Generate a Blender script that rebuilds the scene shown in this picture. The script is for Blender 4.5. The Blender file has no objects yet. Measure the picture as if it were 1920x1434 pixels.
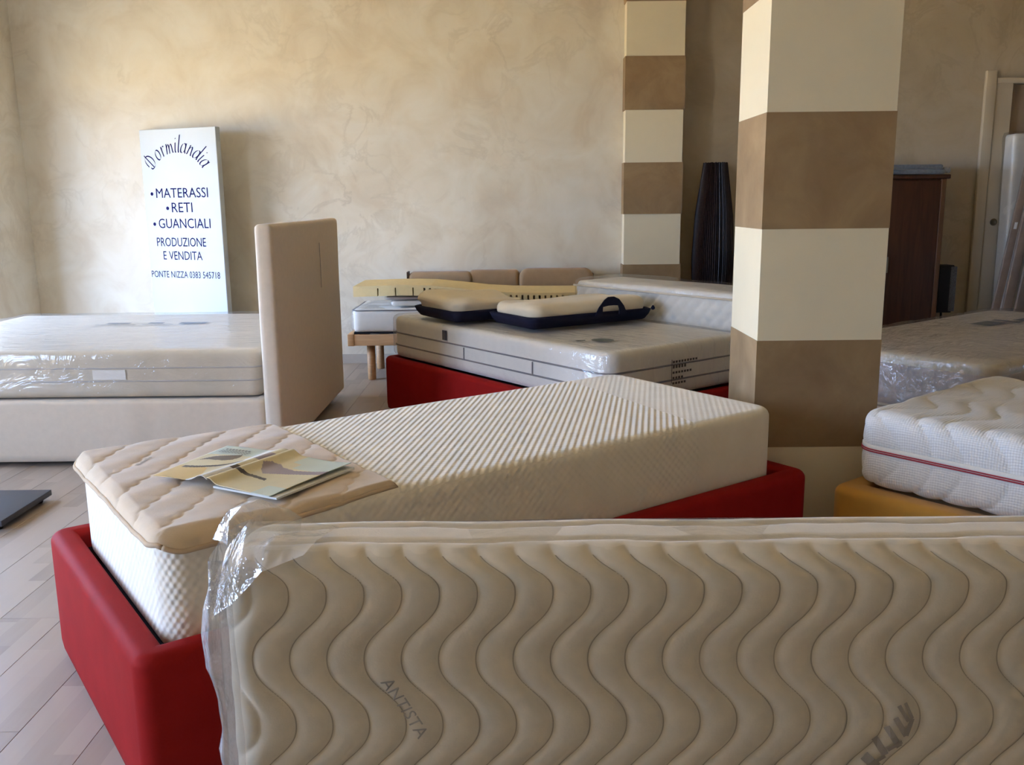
import bpy, bmesh, math, random
import numpy as np
from mathutils import Matrix, Vector

# ------------------------------------------------------------------ camera, sky, sun, exposure
sc = bpy.context.scene
COL = sc.collection
rad = math.radians

EYE = 1.26
PITCH, ROLL = rad(11.209), rad(0.58)
_f = Vector((0, math.cos(PITCH), -math.sin(PITCH)))
_r0 = Vector((1, 0, 0)); _u0 = _r0.cross(_f)
_r = math.cos(ROLL)*_r0 - math.sin(ROLL)*_u0
_u = math.sin(ROLL)*_r0 + math.cos(ROLL)*_u0
cd = bpy.data.cameras.new('camera'); cam = bpy.data.objects.new('camera', cd); COL.objects.link(cam)
cd.sensor_fit = 'HORIZONTAL'; cd.sensor_width = 36.0; cd.lens = 1706.7/1920*36.0
cd.clip_start = 0.02; cd.clip_end = 200
m = Matrix.Identity(4)
for i in range(3):
    m[i][0] = _r[i]; m[i][1] = _u[i]; m[i][2] = -_f[i]
m[2][3] = EYE
cam.matrix_world = m
sc.camera = cam

SKY = (0.61, 0.85, 1.40)
SKY_STRENGTH = 19.0
w = bpy.data.worlds.new('sky'); sc.world = w; w.use_nodes = True
bg = w.node_tree.nodes['Background']
bg.inputs[0].default_value = (*SKY, 1); bg.inputs[1].default_value = SKY_STRENGTH

sd = bpy.data.lights.new('sun', 'SUN'); sun = bpy.data.objects.new('sun', sd); COL.objects.link(sun)
sd.energy = 66.0; sd.angle = rad(0.6); sd.color = (1.0, 0.80, 0.46)
sun.rotation_euler = (rad(8), rad(38), 0)          # sun stands over the far side of the building, high

# shop windows in the left wall: (y0, y1, z0, z1)
WALL_L = -4.25
PIER = (-4.25, -3.75, 6.62)
WINDOWS = [(0.40, 2.15, 0.12, 2.50), (4.00, 6.58, 0.12, 2.16)]
for (y0, y1, z0, z1) in WINDOWS:                    # sky portals: guide the sky's own light through the openings
    ld = bpy.data.lights.new('window_portal', 'AREA'); lo = bpy.data.objects.new('window_portal', ld); COL.objects.link(lo)
    ld.shape = 'RECTANGLE'; ld.size = y1-y0; ld.size_y = z1-z0
    ld.cycles.is_portal = True
    lo.location = (WALL_L-0.16, (y0+y1)/2, (z0+z1)/2)
    lo.rotation_euler = (0, rad(-90), 0); lo.rotation_euler = Matrix(((0,0,-1),(1,0,0),(0,-1,0))).to_euler()

vs = sc.view_settings
vs.view_transform = 'Standard'; vs.look = 'None'; vs.gamma = 1.0; vs.use_curve_mapping = False
vs.exposure = 0.20
sc.cycles.use_denoising = True
sc.cycles.max_bounces = 8; sc.cycles.diffuse_bounces = 5; sc.cycles.glossy_bounces = 2
sc.cycles.transparent_max_bounces = 12; sc.cycles.sample_clamp_indirect = 8.0
sc.cycles.caustics_reflective = False; sc.cycles.caustics_refractive = False

rng = np.random.default_rng(7); random.seed(7)

# ------------------------------------------------------------------ materials
class NT:
    def __init__(s, name):
        s.m = bpy.data.materials.new(name); s.m.use_nodes = True
        s.t = s.m.node_tree; s.n = s.t.nodes; s.l = s.t.links
        s.b = s.n['Principled BSDF']; s.out = s.n['Material Output']
    def new(s, kind, **kw):
        nd = s.n.new(kind)
        for k, v in kw.items(): setattr(nd, k, v)
        return nd
    def put(s, sock, v):
        if isinstance(v, bpy.types.NodeSocket): s.l.new(v, sock)
        else: sock.default_value = v
    def math(s, op, a, b=None, c=None):
        nd = s.new('ShaderNodeMath', operation=op); s.put(nd.inputs[0], a)
        if b is not None: s.put(nd.inputs[1], b)
        if c is not None: s.put(nd.inputs[2], c)
        return nd.outputs[0]
    def coord(s, kind='Object', scale=None):
        tc = s.new('ShaderNodeTexCoord'); o = tc.outputs[kind]
        if scale is not None:
            mp = s.new('ShaderNodeMapping'); s.l.new(o, mp.inputs[0]); mp.inputs['Scale'].default_value = scale; o = mp.outputs[0]
        return o
    def noise(s, vec, scale, detail=3, rough=.55, dist=0.0):
        nd = s.new('ShaderNodeTexNoise'); s.l.new(vec, nd.inputs['Vector'])
        nd.inputs['Scale'].default_value = scale; nd.inputs['Detail'].default_value = detail
        nd.inputs['Roughness'].default_value = rough; nd.inputs['Distortion'].default_value = dist
        return nd.outputs['Fac']
    def ramp(s, fac, stops):
        nd = s.new('ShaderNodeValToRGB'); s.l.new(fac, nd.inputs[0]); cr = nd.color_ramp
        while len(cr.elements) < len(stops): cr.elements.new(0.5)
        for e, (p, c) in zip(cr.elements, stops): e.position = p; e.color = (*c, 1)
        return nd.outputs[0]
    def mix(s, fac, a, b, mode='MIX'):
        nd = s.new('ShaderNodeMix', data_type='RGBA', blend_type=mode)
        s.put(nd.inputs[0], fac); s.put(nd.inputs[6], a if isinstance(a, bpy.types.NodeSocket) else (*a, 1)); s.put(nd.inputs[7], b if isinstance(b, bpy.types.NodeSocket) else (*b, 1))
        return nd.outputs[2]
    def bump(s, h, strength=.3, dist=.01):
        nd = s.new('ShaderNodeBump'); s.l.new(h, nd.inputs['Height']); nd.inputs['Strength'].default_value = strength
        nd.inputs['Distance'].default_value = dist; s.l.new(nd.outputs[0], s.b.inputs['Normal'])
    def col(s, v): s.put(s.b.inputs['Base Color'], v if isinstance(v, bpy.types.NodeSocket) else (*v, 1))
    def set(s, rough=.6, spec=.3, sheen=0, coat=0):
        s.b.inputs['Roughness'].default_value = rough; s.b.inputs['Specular IOR Level'].default_value = spec
        s.b.inputs['Sheen Weight'].default_value = sheen; s.b.inputs['Coat Weight'].default_value = coat

def plain(name, col, rough=.6, spec=.3, vary=.06, vscale=6, bscale=0, bstr=.2, bdist=.002, sheen=0, coat=0):
    n = NT(name); n.set(rough, spec, sheen, coat)
    v = n.coord()
    f = n.noise(v, vscale, 4)
    lo = tuple(max(0, c*(1-vary)) for c in col); hi = tuple(min(1, c*(1+vary)) for c in col)
    n.col(n.ramp(f, [(.3, lo), (.7, hi)]))
    if bscale: n.bump(n.noise(v, bscale, 3), bstr, bdist)
    return n.m

def stucco(name, a, b, c, scale=1.0, seed=0):
    n = NT(name); n.set(.55, .25)
    v = n.coord()
    mp = n.new('ShaderNodeMapping'); n.l.new(v, mp.inputs[0]); mp.inputs['Location'].default_value = (seed*3.1, seed*1.7, seed); v = mp.outputs[0]
    f1 = n.noise(v, 2.6*scale, 6, .58, .8)
    base = n.ramp(f1, [(.30, b), (.48, a), (.66, c)])
    f2 = n.noise(v, 3.0*scale, 5, .6, .8)
    vein = n.math('ABSOLUTE', n.math('SUBTRACT', f2, .5))
    vein = n.math('SUBTRACT', 1.0, n.math('MINIMUM', n.math('MULTIPLY', vein, 22.0), 1.0))
    f3 = n.noise(v, 1.1*scale, 2)
    vein = n.math('MULTIPLY', vein, n.math('MULTIPLY', n.math('MAXIMUM', n.math('SUBTRACT', f3, .42), 0.0), 1.9))
    n.col(n.mix(vein, base, tuple(x*.82 for x in b)))
    n.bump(n.noise(v, 9*scale, 5), .12, .01)
    return n.m

M = {}
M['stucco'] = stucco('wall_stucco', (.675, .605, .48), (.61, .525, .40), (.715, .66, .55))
M['stucco_dim'] = stucco('wall_stucco_shaded', (.53, .44, .305), (.46, .375, .255), (.57, .485, .355), seed=3)  # darker copy of the wall stucco, recess shade put into its colour
M['cream_paint'] = plain('cream_paint', (.75, .655, .46), .6, .25, .03, 3, 60, .1, .002)
M['ceiling_paint'] = plain('ceiling_paint', (.90, .79, .60), .8, .2, .02, 2)
def brown():
    n = NT('brown_sponged_paint'); n.set(.6, .25); v = n.coord()
    f = n.noise(v, 4.0, 5, .6, .6); g = n.noise(v, 14, 3)
    base = n.ramp(f, [(.3, (.22, .135, .062)), (.5, (.29, .185, .088)), (.7, (.37, .25, .125))])
    n.col(n.mix(n.math('MULTIPLY', g, .35), base, (.33, .24, .15))); n.bump(n.noise(v, 50, 2), .1, .002)
    return n.m
M['brown_paint'] = brown()

def wood_floor():
    n = NT('laminate_planks'); n.set(.38, .4)
    v = n.coord(); oi = n.new('ShaderNodeObjectInfo')
    sx = n.new('ShaderNodeSeparateXYZ'); n.l.new(v, sx.inputs[0])
    strip = n.math('FLOOR', n.math('DIVIDE', sx.outputs[0], .065))
    rowj = n.math('FLOOR', n.math('ADD', n.math('DIVIDE', sx.outputs[1], .42), n.math('MULTIPLY', strip, .37)))
    cx = n.new('ShaderNodeCombineXYZ'); n.l.new(strip, cx.inputs[0]); n.l.new(rowj, cx.inputs[1]); n.l.new(n.math('MULTIPLY', oi.outputs['Random'], 91), cx.inputs[2])
    wn = n.new('ShaderNodeTexWhiteNoise', noise_dimensions='3D'); n.l.new(cx.outputs[0], wn.inputs['Vector'])
    base = n.ramp(wn.outputs['Value'], [(0, (.27, .205, .155)), (.5, (.335, .26, .20)), (1, (.42, .335, .26))])
    ad = n.new('ShaderNodeVectorMath', operation='ADD'); n.l.new(v, ad.inputs[0])
    cb = n.new('ShaderNodeCombineXYZ'); n.l.new(n.math('MULTIPLY', oi.outputs['Random'], 37), cb.inputs[2]); n.l.new(cb.outputs[0], ad.inputs[1])
    mp = n.new('ShaderNodeMapping'); n.l.new(ad.outputs[0], mp.inputs[0]); mp.inputs['Scale'].default_value = (34, 2.6, 1)
    g = n.noise(mp.outputs[0], 1.0, 5, .6, .4)
    n.col(n.mix(n.math('MULTIPLY', g, .55), base, (.45, .375, .305)))
    n.bump(g, .06, .002)
    return n.m
M['floor'] = wood_floor()
M['skirting'] = plain('greige_skirting', (.50, .44, .37), .5, .3, .08, 5)
M['white_fabric'] = plain('white_woven_fabric', (.64, .54, .42), .85, .15, .03, 30, 220, .25, .001, .2)
M['matt_white'] = plain('white_mattress_cloth', (.84, .79, .70), .85, .15, .03, 25, 260, .25, .001, .2)
M['matt_cream'] = plain('cream_mattress_plush', (.74, .64, .485), .9, .1, .04, 40, 300, .3, .001, .35)
M['matt_beige'] = plain('beige_mattress_cloth', (.64, .545, .40), .85, .15, .04, 18, 200, .25, .001, .2)
M['taupe_cloth'] = plain('taupe_cloth_and_side_shade', (.50, .43, .38), .85, .15, .05, 12, 200, .25, .001)  # on the mattress side this darker taupe is mostly painted shade
M['greige_seam'] = plain('greige_edge_tape', (.50, .45, .39), .8, .15)
M['shaded_stitch'] = plain('tan_shaded_stitching', (.45, .375, .275), .9, .1)  # thread darker than the cloth: groove shade painted into the stitching
M['grey_tape'] = plain('grey_edge_tape', (.23, .21, .20), .8, .15)
M['red_leather'] = plain('red_leatherette', (.29, .013, .011), .62, .04, .08, 9, 180, .22, .0015)
M['yellow_cloth'] = plain('mustard_cloth', (.58, .30, .055), .8, .2, .05, 12, 200, .25, .001, .2)
M['black_deck'] = plain('black_slat_deck', (.012, .011, .011), .7, .2)
M['red_piping'] = plain('red_piping_cord', (.42, .05, .06), .7, .2)
M['navy'] = plain('navy_fabric', (.010, .011, .030), .75, .2, .1, 20, 200, .25, .001)
M['pillow_cream'] = plain('cream_pillow_cover', (.80, .70, .52), .85, .15, .03, 10, 160, .2, .001, .3)
M['foam'] = plain('yellow_latex_foam', (.78, .61, .31), .85, .15, .04, 30, 300, .25, .001)
M['brown_cushion'] = plain('brown_cushion_cloth', (.36, .235, .13), .9, .1, .06, 20, 220, .3, .001, .3)
M['beech'] = None
def wood(name, a, b, sc_=(1, 22, 22), rough=.45):
    n = NT(name); n.set(rough, .35); v = n.coord('Object', sc_)
    g = n.noise(v, 1.6, 6, .6, .8); n.col(n.ramp(g, [(.3, a), (.7, b)])); n.bump(g, .05, .002); return n.m
M['beech'] = wood('beech_wood', (.50, .27, .12), (.64, .39, .20))
M['walnut'] = wood('walnut_veneer', (.040, .013, .005), (.075, .028, .011), (18, 18, 1.4))
M['walnut_edge'] = wood('walnut_edge_band', (.11, .048, .02), (.16, .075, .033), (18, 18, 1.4))
M['dark_stick'] = plain('dark_rattan', (.020, .008, .006), .45, .4, .5, 40)
M['black'] = plain('black_plastic', (.012, .011, .014), .5, .3)
M['grey_mesh'] = plain('grey_speaker_mesh', (.13, .14, .17), .7, .3, .3, 120)
M['blue_grey'] = plain('blue_grey_blanket', (.17, .19, .21), .95, .1, .15, 60, 160, .5, .003, .4)
M['door_paint'] = plain('beige_door_paint', (.60, .51, .37), .5, .3, .03, 3)
M['brown_panel'] = plain('brown_doorway_panel', (.42, .33, .24), .6, .3, .05, 4)
M['brass'] = plain('dull_brass', (.14, .10, .05), .4, .5)
M['slat_grey'] = plain('greyed_bed_slat', (.30, .22, .17), .5, .35, .15, 9)
M['sign_white'] = plain('sign_white', (.52, .55, .55), .6, .2, .01, 3)
M['sign_ink'] = plain('navy_sign_ink', (.016, .014, .075), .95, .0, .05)
M['print_grey'] = plain('grey_cloth_print', (.40, .35, .28), .85, .1)
M['print_faded'] = plain('faded_cloth_stamp', (.38, .325, .26), .85, .1)
M['print_dark'] = plain('dark_cloth_print', (.11, .095, .085), .85, .1)
M['print_slate'] = plain('slate_label_print', (.10, .13, .17), .6, .2)
M['print_teal'] = plain('teal_label_print', (.17, .22, .20), .6, .2)
M['pad'] = plain('beige_pad_cloth', (.62, .48, .325), .9, .1, .04, 30, 240, .3, .001, .3)
M['pad_binding'] = plain('tan_pad_binding', (.55, .41, .27), .8, .15, .05, 30)
M['metal_grey'] = plain('dark_grey_metal', (.07, .07, .078), .45, .4)
M['paper_edge'] = plain('paper_edge', (.72, .72, .68), .6, .3)
M['page_yellow'] = plain('page_pale_yellow', (.66, .58, .37), .35, .4, .10, 9)
M['page_gold'] = plain('page_gold', (.66, .47, .19), .35, .4, .05, 9)
M['page_mint'] = plain('page_mint', (.56, .62, .53), .35, .4, .06, 9)
M['page_lilac'] = plain('page_lilac', (.30, .245, .27), .35, .4, .12, 14)
M['page_white'] = plain('page_white', (.78, .77, .74), .35, .4, .03, 9)
M['page_dark'] = plain('page_dark_arc', (.055, .042, .04), .35, .4, .1, 30)
M['page_bird'] = plain('page_bird_brown', (.115, .078, .05), .35, .4, .3, 60)
M['page_ink'] = plain('page_text_ink', (.14, .14, .12), .5, .3)
M['pavement'] = plain('sunlit_pavement', (.60, .47, .28), .9, .1, .08, .7)
M['window_metal'] = plain('window_frame_metal', (.30, .28, .26), .4, .4)
M['white_paper'] = plain('white_paper_tag', (.75, .75, .75), .6, .3)

def knit():
    n = NT('white_dimpled_knit'); n.set(.85, .15, .25)
    v = n.coord(); s = n.new('ShaderNodeSeparateXYZ'); n.l.new(v, s.inputs[0])
    nn = n.new('ShaderNodeSeparateXYZ'); n.l.new(n.coord('Normal'), nn.inputs[0])
    x, y, z = s.outputs
    top = n.math('GREATER_THAN', nn.outputs[2], .62); side = n.math('SUBTRACT', 1.0, top)
    xy = n.math('SUBTRACT', x, y)
    a = n.math('SUBTRACT', xy, n.math('MULTIPLY', z, side))
    b = n.math('ADD', n.math('MULTIPLY', n.math('ADD', x, y), top), n.math('MULTIPLY', n.math('ADD', xy, z), side))
    k = 2*math.pi/(.0188*1.4142)
    ca = n.math('COSINE', n.math('MULTIPLY', a, k)); cb = n.math('COSINE', n.math('MULTIPLY', b, k))
    kb = n.math('ADD', 1.0, n.math('MULTIPLY', top, -.55))
    h = n.math('ADD', ca, n.math('MULTIPLY', cb, kb))
    fade = n.math('SUBTRACT', 1.0, n.math('MULTIPLY', n.math('GREATER_THAN', n.math('SUBTRACT', x, n.math('MULTIPLY', y, .16)), 1.70), .78))
    h = n.math('MULTIPLY', h, fade)
    h = n.math('ADD', h, n.math('MULTIPLY', n.noise(v, 300, 2), .35))
    n.bump(n.math('MULTIPLY', h, n.math('ADD', .26, n.math('MULTIPLY', top, .26))), .75, .0024)
    n.col(n.ramp(n.noise(v, 12, 3), [(.3, (.81, .735, .60)), (.7, (.86, .79, .66))]))
    return n.m
M['knit'] = knit()

def waffle():
    n = NT('white_waffle_cloth'); n.set(.85, .15, .25)
    v = n.coord(); s = n.new('ShaderNodeSeparateXYZ'); n.l.new(v, s.inputs[0])
    k = 2*math.pi/.0085
    h = n.math('ADD', n.math('COSINE', n.math('MULTIPLY', s.outputs[0], k)), n.math('COSINE', n.math('MULTIPLY', n.math('ADD', s.outputs[1], s.outputs[2]), k)))
    n.bump(h, .35, .0012)
    n.col(n.ramp(n.noise(v, 12, 3), [(.3, (.81, .76, .68)), (.7, (.86, .81, .73))]))
    return n.m
M['waffle'] = waffle()

def film(name='clear_plastic_film', haze=.10, gloss=.10, stretch=(3, 3, 3), bs=.5, rough=.10):
    n = NT(name)
    v = n.coord('Object', stretch)
    h = n.noise(v, 3.0, 4, .6, 1.5)
    bp = n.new('ShaderNodeBump'); n.l.new(h, bp.inputs['Height']); bp.inputs['Strength'].default_value = bs; bp.inputs['Distance'].default_value = .02
    tr = n.new('ShaderNodeBsdfTransparent'); tr.inputs[0].default_value = (.97, .97, .97, 1)
    gl = n.new('ShaderNodeBsdfGlossy'); gl.inputs['Roughness'].default_value = rough; n.l.new(bp.outputs[0], gl.inputs['Normal'])
    df = n.new('ShaderNodeBsdfDiffuse'); df.inputs[0].default_value = (.85, .85, .88, 1); n.l.new(bp.outputs[0], df.inputs['Normal'])
    fr = n.new('ShaderNodeLayerWeight'); fr.inputs[0].default_value = .5; n.l.new(bp.outputs[0], fr.inputs['Normal'])
    fac = n.math('POWER', fr.outputs['Facing'], 4.0)
    m1 = n.new('ShaderNodeMixShader'); m1.inputs[0].default_value = haze; n.l.new(tr.outputs[0], m1.inputs[1]); n.l.new(df.outputs[0], m1.inputs[2])
    m2 = n.new('ShaderNodeMixShader'); n.l.new(n.math('MINIMUM', n.math('ADD', n.math('MULTIPLY', fac, .45), gloss), .6), m2.inputs[0])
    n.l.new(m1.outputs[0], m2.inputs[1]); n.l.new(gl.outputs[0], m2.inputs[2]); n.l.new(m2.outputs[0], n.out.inputs[0])
    return n.m
M['film'] = film(gloss=.03, haze=.03, bs=.35)
M['film_clear'] = film('taut_clear_film', .015, .012, (2, 2, 2), .25, .12)
M['film_top'] = film('wrinkled_plastic_film', .06, .08, (1.2, 4.5, 2), .75, .13)
M['film_dark'] = film('crumpled_plastic_film', .04, .12, (2, 4.5, 3), 1.0, .09)
M['film_edge'] = film('milky_plastic_film', .30, .16, (3, 3, 2), .9, .10)

def glassm():
    n = NT('window_glass')
    tr = n.new('ShaderNodeBsdfTransparent'); tr.inputs[0].default_value = (.97, .98, .97, 1)
    gl = n.new('ShaderNodeBsdfGlossy'); gl.inputs['Roughness'].default_value = .02
    m2 = n.new('ShaderNodeMixShader'); m2.inputs[0].default_value = .06
    n.l.new(tr.outputs[0], m2.inputs[1]); n.l.new(gl.outputs[0], m2.inputs[2]); n.l.new(m2.outputs[0], n.out.inputs[0])
    n.l.new(n.math('MULTIPLY_ADD', n.noise(n.coord(), 2.0), .01, .055), m2.inputs[0])
    return n.m
M['glass'] = glassm()

# ------------------------------------------------------------------ geometry helpers
def mesh_obj(name, V, F, mat, parent=None, smooth=False, mats=None, fm=None):
    me = bpy.data.meshes.new(name)
    V = np.asarray(V, dtype=np.float32)
    if isinstance(F, np.ndarray) and F.ndim == 2:
        me.vertices.add(len(V)); me.vertices.foreach_set('co', V.ravel())
        k = F.shape[1]
        me.loops.add(F.size); me.loops.foreach_set('vertex_index', F.astype(np.int32).ravel())
        me.polygons.add(len(F)); me.polygons.foreach_set('loop_start', np.arange(0, F.size, k, dtype=np.int32))
        me.update(calc_edges=True)
    else:
        me.from_pydata([tuple(map(float, v)) for v in V], [], [tuple(int(i) for i in f) for f in F]); me.update()
    if smooth: me.polygons.foreach_set('use_smooth', np.ones(len(me.polygons), dtype=bool))
    for mm in (mats or [mat]): me.materials.append(M[mm] if isinstance(mm, str) else mm)
    if fm is not None: me.polygons.foreach_set('material_index', np.asarray(fm, dtype=np.int32))
    o = bpy.data.objects.new(name, me); COL.objects.link(o)
    if parent is not None: o.parent = parent
    return o

def tag(o, label, cat, group=None, kind=None):
    o['label'] = label; o['category'] = cat
    if group: o['group'] = group
    if kind: o['kind'] = kind
    return o
def thing(name, label, cat, loc=(0, 0, 0), rz=0, group=None):
    o = bpy.data.objects.new(name, None); COL.objects.link(o); o.empty_display_size = .1
    o.location = loc; o.rotation_euler = (0, 0, rad(rz)); return tag(o, label, cat, group)
def struct(o, label=None, cat=None):
    o['kind'] = 'structure'
    if label: o['label'] = label
    if cat: o['category'] = cat
    return o

def boxvf(x0, x1, y0, y1, z0, z1):
    V = [(x0,y0,z0),(x1,y0,z0),(x1,y1,z0),(x0,y1,z0),(x0,y0,z1),(x1,y0,z1),(x1,y1,z1),(x0,y1,z1)]
    F = [(0,3,2,1),(4,5,6,7),(0,1,5,4),(1,2,6,5),(2,3,7,6),(3,0,4,7)]
    return V, F
def boxes(name, lst, mat, parent=None, bevel=0):
    V, F = [], []
    for b in lst:
        v, f = boxvf(*b); k = len(V); V += v; F += [tuple(i+k for i in q) for q in f]
    o = mesh_obj(name, V, F, mat, parent)
    if bevel: bevel_mesh(o, bevel)
    return o
def bevel_mesh(o, w, seg=2):
    bm = bmesh.new(); bm.from_mesh(o.data)
    bmesh.ops.bevel(bm, geom=list(bm.edges), offset=w, segments=seg, affect='EDGES', profile=.6)
    bm.to_mesh(o.data); bm.free()
    o.data.polygons.foreach_set('use_smooth', np.ones(len(o.data.polygons), dtype=bool))
    o.data.update()

_ph = rng.uniform(0, 6.28, (64, 3)); _dr = rng.normal(0, 1, (64, 3)); _dr /= np.linalg.norm(_dr, axis=1)[:, None]
def wob(P, freq=6.0, seed=0, n=6):
    P = np.asarray(P, float); s = np.zeros(len(P))
    for i in range(n):
        j = (seed*7+i) % 64
        s += np.sin((P @ _dr[j])*freq*(.6+.25*i) + _ph[j, 0])/(1+.35*i)
    return s/n*1.6

def rbox(L, W, H, r, R, res, disp=None, bottom=True, res3=None):
    """rounded slab x 0..L, y 0..W, z 0..H; edge radius r, plan corner radius R>=r; disp(P,N)->offset"""
    rx, ry, rz = res3 or (res, res, res)
    nx, ny, nz = max(4, int(round(L/rx))), max(4, int(round(W/ry))), max(4, int(round(H/rz)))
    def grid(a, b): return np.meshgrid(np.arange(a+1), np.arange(b+1), indexing='ij')
    quads = []
    def face(a, b, fn, flip):
        i, j = grid(a, b); T = np.stack(fn(i, j), -1)
        q = np.stack([T[:-1, :-1], T[1:, :-1], T[1:, 1:], T[:-1, 1:]], 2).reshape(-1, 4, 3)
        quads.append(q[:, ::-1] if flip else q)
    o = lambda i, k: np.full_like(i, k)
    face(nx, ny, lambda i, j: (i, j, o(i, nz)), False)
    if bottom: face(nx, ny, lambda i, j: (i, j, o(i, 0)), True)
    face(nx, nz, lambda i, j: (i, o(i, 0), j), False)
    face(nx, nz, lambda i, j: (i, o(i, ny), j), True)
    face(ny, nz, lambda i, j: (o(i, nx), i, j), False)
    face(ny, nz, lambda i, j: (o(i, 0), i, j), True)
    Q = np.concatenate(quads)
    key = (Q[..., 0].astype(np.int64)*(ny+1)+Q[..., 1])*(nz+1)+Q[..., 2]
    uk, inv = np.unique(key.ravel(), return_inverse=True)
    F = inv.reshape(-1, 4)
    kz = uk % (nz+1); ky = (uk//(nz+1)) % (ny+1); kx = uk//(nz+1)//(ny+1)
    hx, hy, hz = L/2, W/2, H/2
    x = kx/nx*L-hx; y = ky/ny*W-hy; z = kz/nz*H-hz
    sx, sy, sz = np.where(x < 0, -1, 1), np.where(y < 0, -1, 1), np.where(z < 0, -1, 1)
    ax, ay, az = np.abs(x), np.abs(y), np.abs(z)
    d = np.minimum(hx-ax, hy-ay)
    a = ax-(hx-R); b = ay-(hy-R); cz = (a > 0) & (b > 0)
    mm = np.maximum(a, b); ln = np.sqrt(np.maximum(a, 0)**2+np.maximum(b, 0)**2)+1e-12
    nxx = np.where(cz, np.maximum(a, 0)/ln, np.where(hx-ax <= hy-ay, 1.0, 0.0)); nyy = np.where(cz, np.maximum(b, 0)/ln, np.where(hx-ax <= hy-ay, 0.0, 1.0))
    px = np.where(cz, (hx-R)+np.maximum(a, 0)/ln*mm, ax); py = np.where(cz, (hy-R)+np.maximum(b, 0)/ln*mm, ay)
    qd = np.maximum(0, r-d); qz = np.maximum(0, az-(hz-r))
    both = (qd > 0) & (qz > 0)
    mx = np.maximum(qd, qz); l2 = np.sqrt(qd**2+qz**2)+1e-12
    qd2 = np.where(both, qd/l2*mx, qd); qz2 = np.where(both, qz/l2*mx, qz)
    sh = qd2-qd                                   # outward shift (negative = inward)
    px += nxx*sh; py += nyy*sh; az2 = np.where(qz > 0, hz-r+qz2, az)
    wn = qd2; wz = qz2
    onside = (d < 1e-9) & (qz <= 0); ontop = (np.abs(az-hz) < 1e-9) & (qd <= 0)
    wn = np.where(onside, 1.0, np.where(ontop, 0.0, wn)); wz = np.where(onside, 0.0, np.where(ontop, 1.0, wz))
    N = np.stack([nxx*wn*sx, nyy*wn*sy, wz*sz], 1); N /= (np.linalg.norm(N, axis=1)[:, None]+1e-12)
    P = np.stack([px*sx+hx, py*sy+hy, az2*sz+hz], 1)
    if disp is not None: P = P+N*disp(P, N)[:, None]
    return P, F

def rrect(L, W, R, inset, n=8, step=.12):
    """rounded rectangle outline 0..L x 0..W, inset; returns pts, same count for all insets"""
    r = max(R-inset, .004); x0, y0, x1, y1 = inset, inset, L-inset, W-inset
    pts = []
    cs = [(x1-r, y0+r, -90), (x1-r, y1-r, 0), (x0+r, y1-r, 90), (x0+r, y0+r, 180)]
    for k, (cx, cy, a0) in enumerate(cs):
        for i in range(n+1):
            a = rad(a0+90*i/n); pts.append((cx+r*math.cos(a), cy+r*math.sin(a)))
        nx_ = cs[(k+1) % 4]; a1 = rad(nx_[2]); q = (nx_[0]+r*math.cos(a1), nx_[1]+r*math.sin(a1)); p = pts[-1]
        m_ = max(1, int((L if k in (1, 3) else W)/step))
        for i in range(1, m_): pts.append((p[0]+(q[0]-p[0])*i/m_, p[1]+(q[1]-p[1])*i/m_))
    return pts
def sweep_ring(name, L, W, R, prof, mat, parent=None, off=(0, 0, 0), closed=False, smooth=True, disp=None, step=.12):
    """prof: list of (inset, z) swept round a rounded rectangle"""
    rings = [rrect(L, W, R, i, step=step) for i, z in prof]
    n = len(rings[0]); V = []; F = []
    for k, (i, z) in enumerate(prof):
        V += [(x+off[0], y+off[1], z+off[2]) for x, y in rings[k]]
    K = len(prof)
    for k in range(K if closed else K-1):
        k2 = (k+1) % K
        for j in range(n):
            j2 = (j+1) % n
            F.append((k*n+j, k*n+j2, k2*n+j2, k2*n+j))
    V = np.array(V)
    if disp is not None: V = V+disp(V)
    return mesh_obj(name, V, np.array(F), mat, parent, smooth)
def tape(name, L, W, R, z, hh, proud, mat, parent, off=(0, 0, 0)):
    pr = [(.004, z-hh), (-proud*.6, z-hh*.9), (-proud, z), (-proud*.6, z+hh*.9), (.004, z+hh)]
    return sweep_ring(name, L, W, R, pr, mat, parent, off, step=.05)
def tube(name, pts, r, mat, parent=None, n=8, closed=False):
    P = [Vector(p) for p in pts]; V = []; F = []
    for i, p in enumerate(P):
        t = (P[min(i+1, len(P)-1)]-P[max(i-1, 0)]).normalized()
        a = t.cross(Vector((0, 0, 1)));
        if a.length < 1e-3: a = t.cross(Vector((1, 0, 0)))
        a.normalize(); b = t.cross(a); rr = r[i] if isinstance(r, (list, tuple)) else r
        for k in range(n):
            q = 2*math.pi*k/n; v = p+a*math.cos(q)*rr+b*math.sin(q)*rr; V.append(tuple(v))
    for i in range(len(P)-1):
        for k in range(n):
            F.append((i*n+k, i*n+(k+1) % n, (i+1)*n+(k+1) % n, (i+1)*n+k))
    F.append(tuple(range(n))[::-1]); F.append(tuple((len(P)-1)*n+k for k in range(n)))
    return mesh_obj(name, V, F, mat, parent, True)
def lathe(name, prof, mat, parent=None, n=24, off=(0, 0, 0)):
    V, F = [], []
    for r, z in prof:
        for k in range(n): V.append((off[0]+r*math.cos(2*math.pi*k/n), off[1]+r*math.sin(2*math.pi*k/n), off[2]+z))
    for i in range(len(prof)-1):
        for k in range(n): F.append((i*n+k, i*n+(k+1) % n, (i+1)*n+(k+1) % n, (i+1)*n+k))
    F.append(tuple(range(n))[::-1]); F.append(tuple((len(prof)-1)*n+k for k in range(n)))
    return mesh_obj(name, V, F, mat, parent, True)
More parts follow.
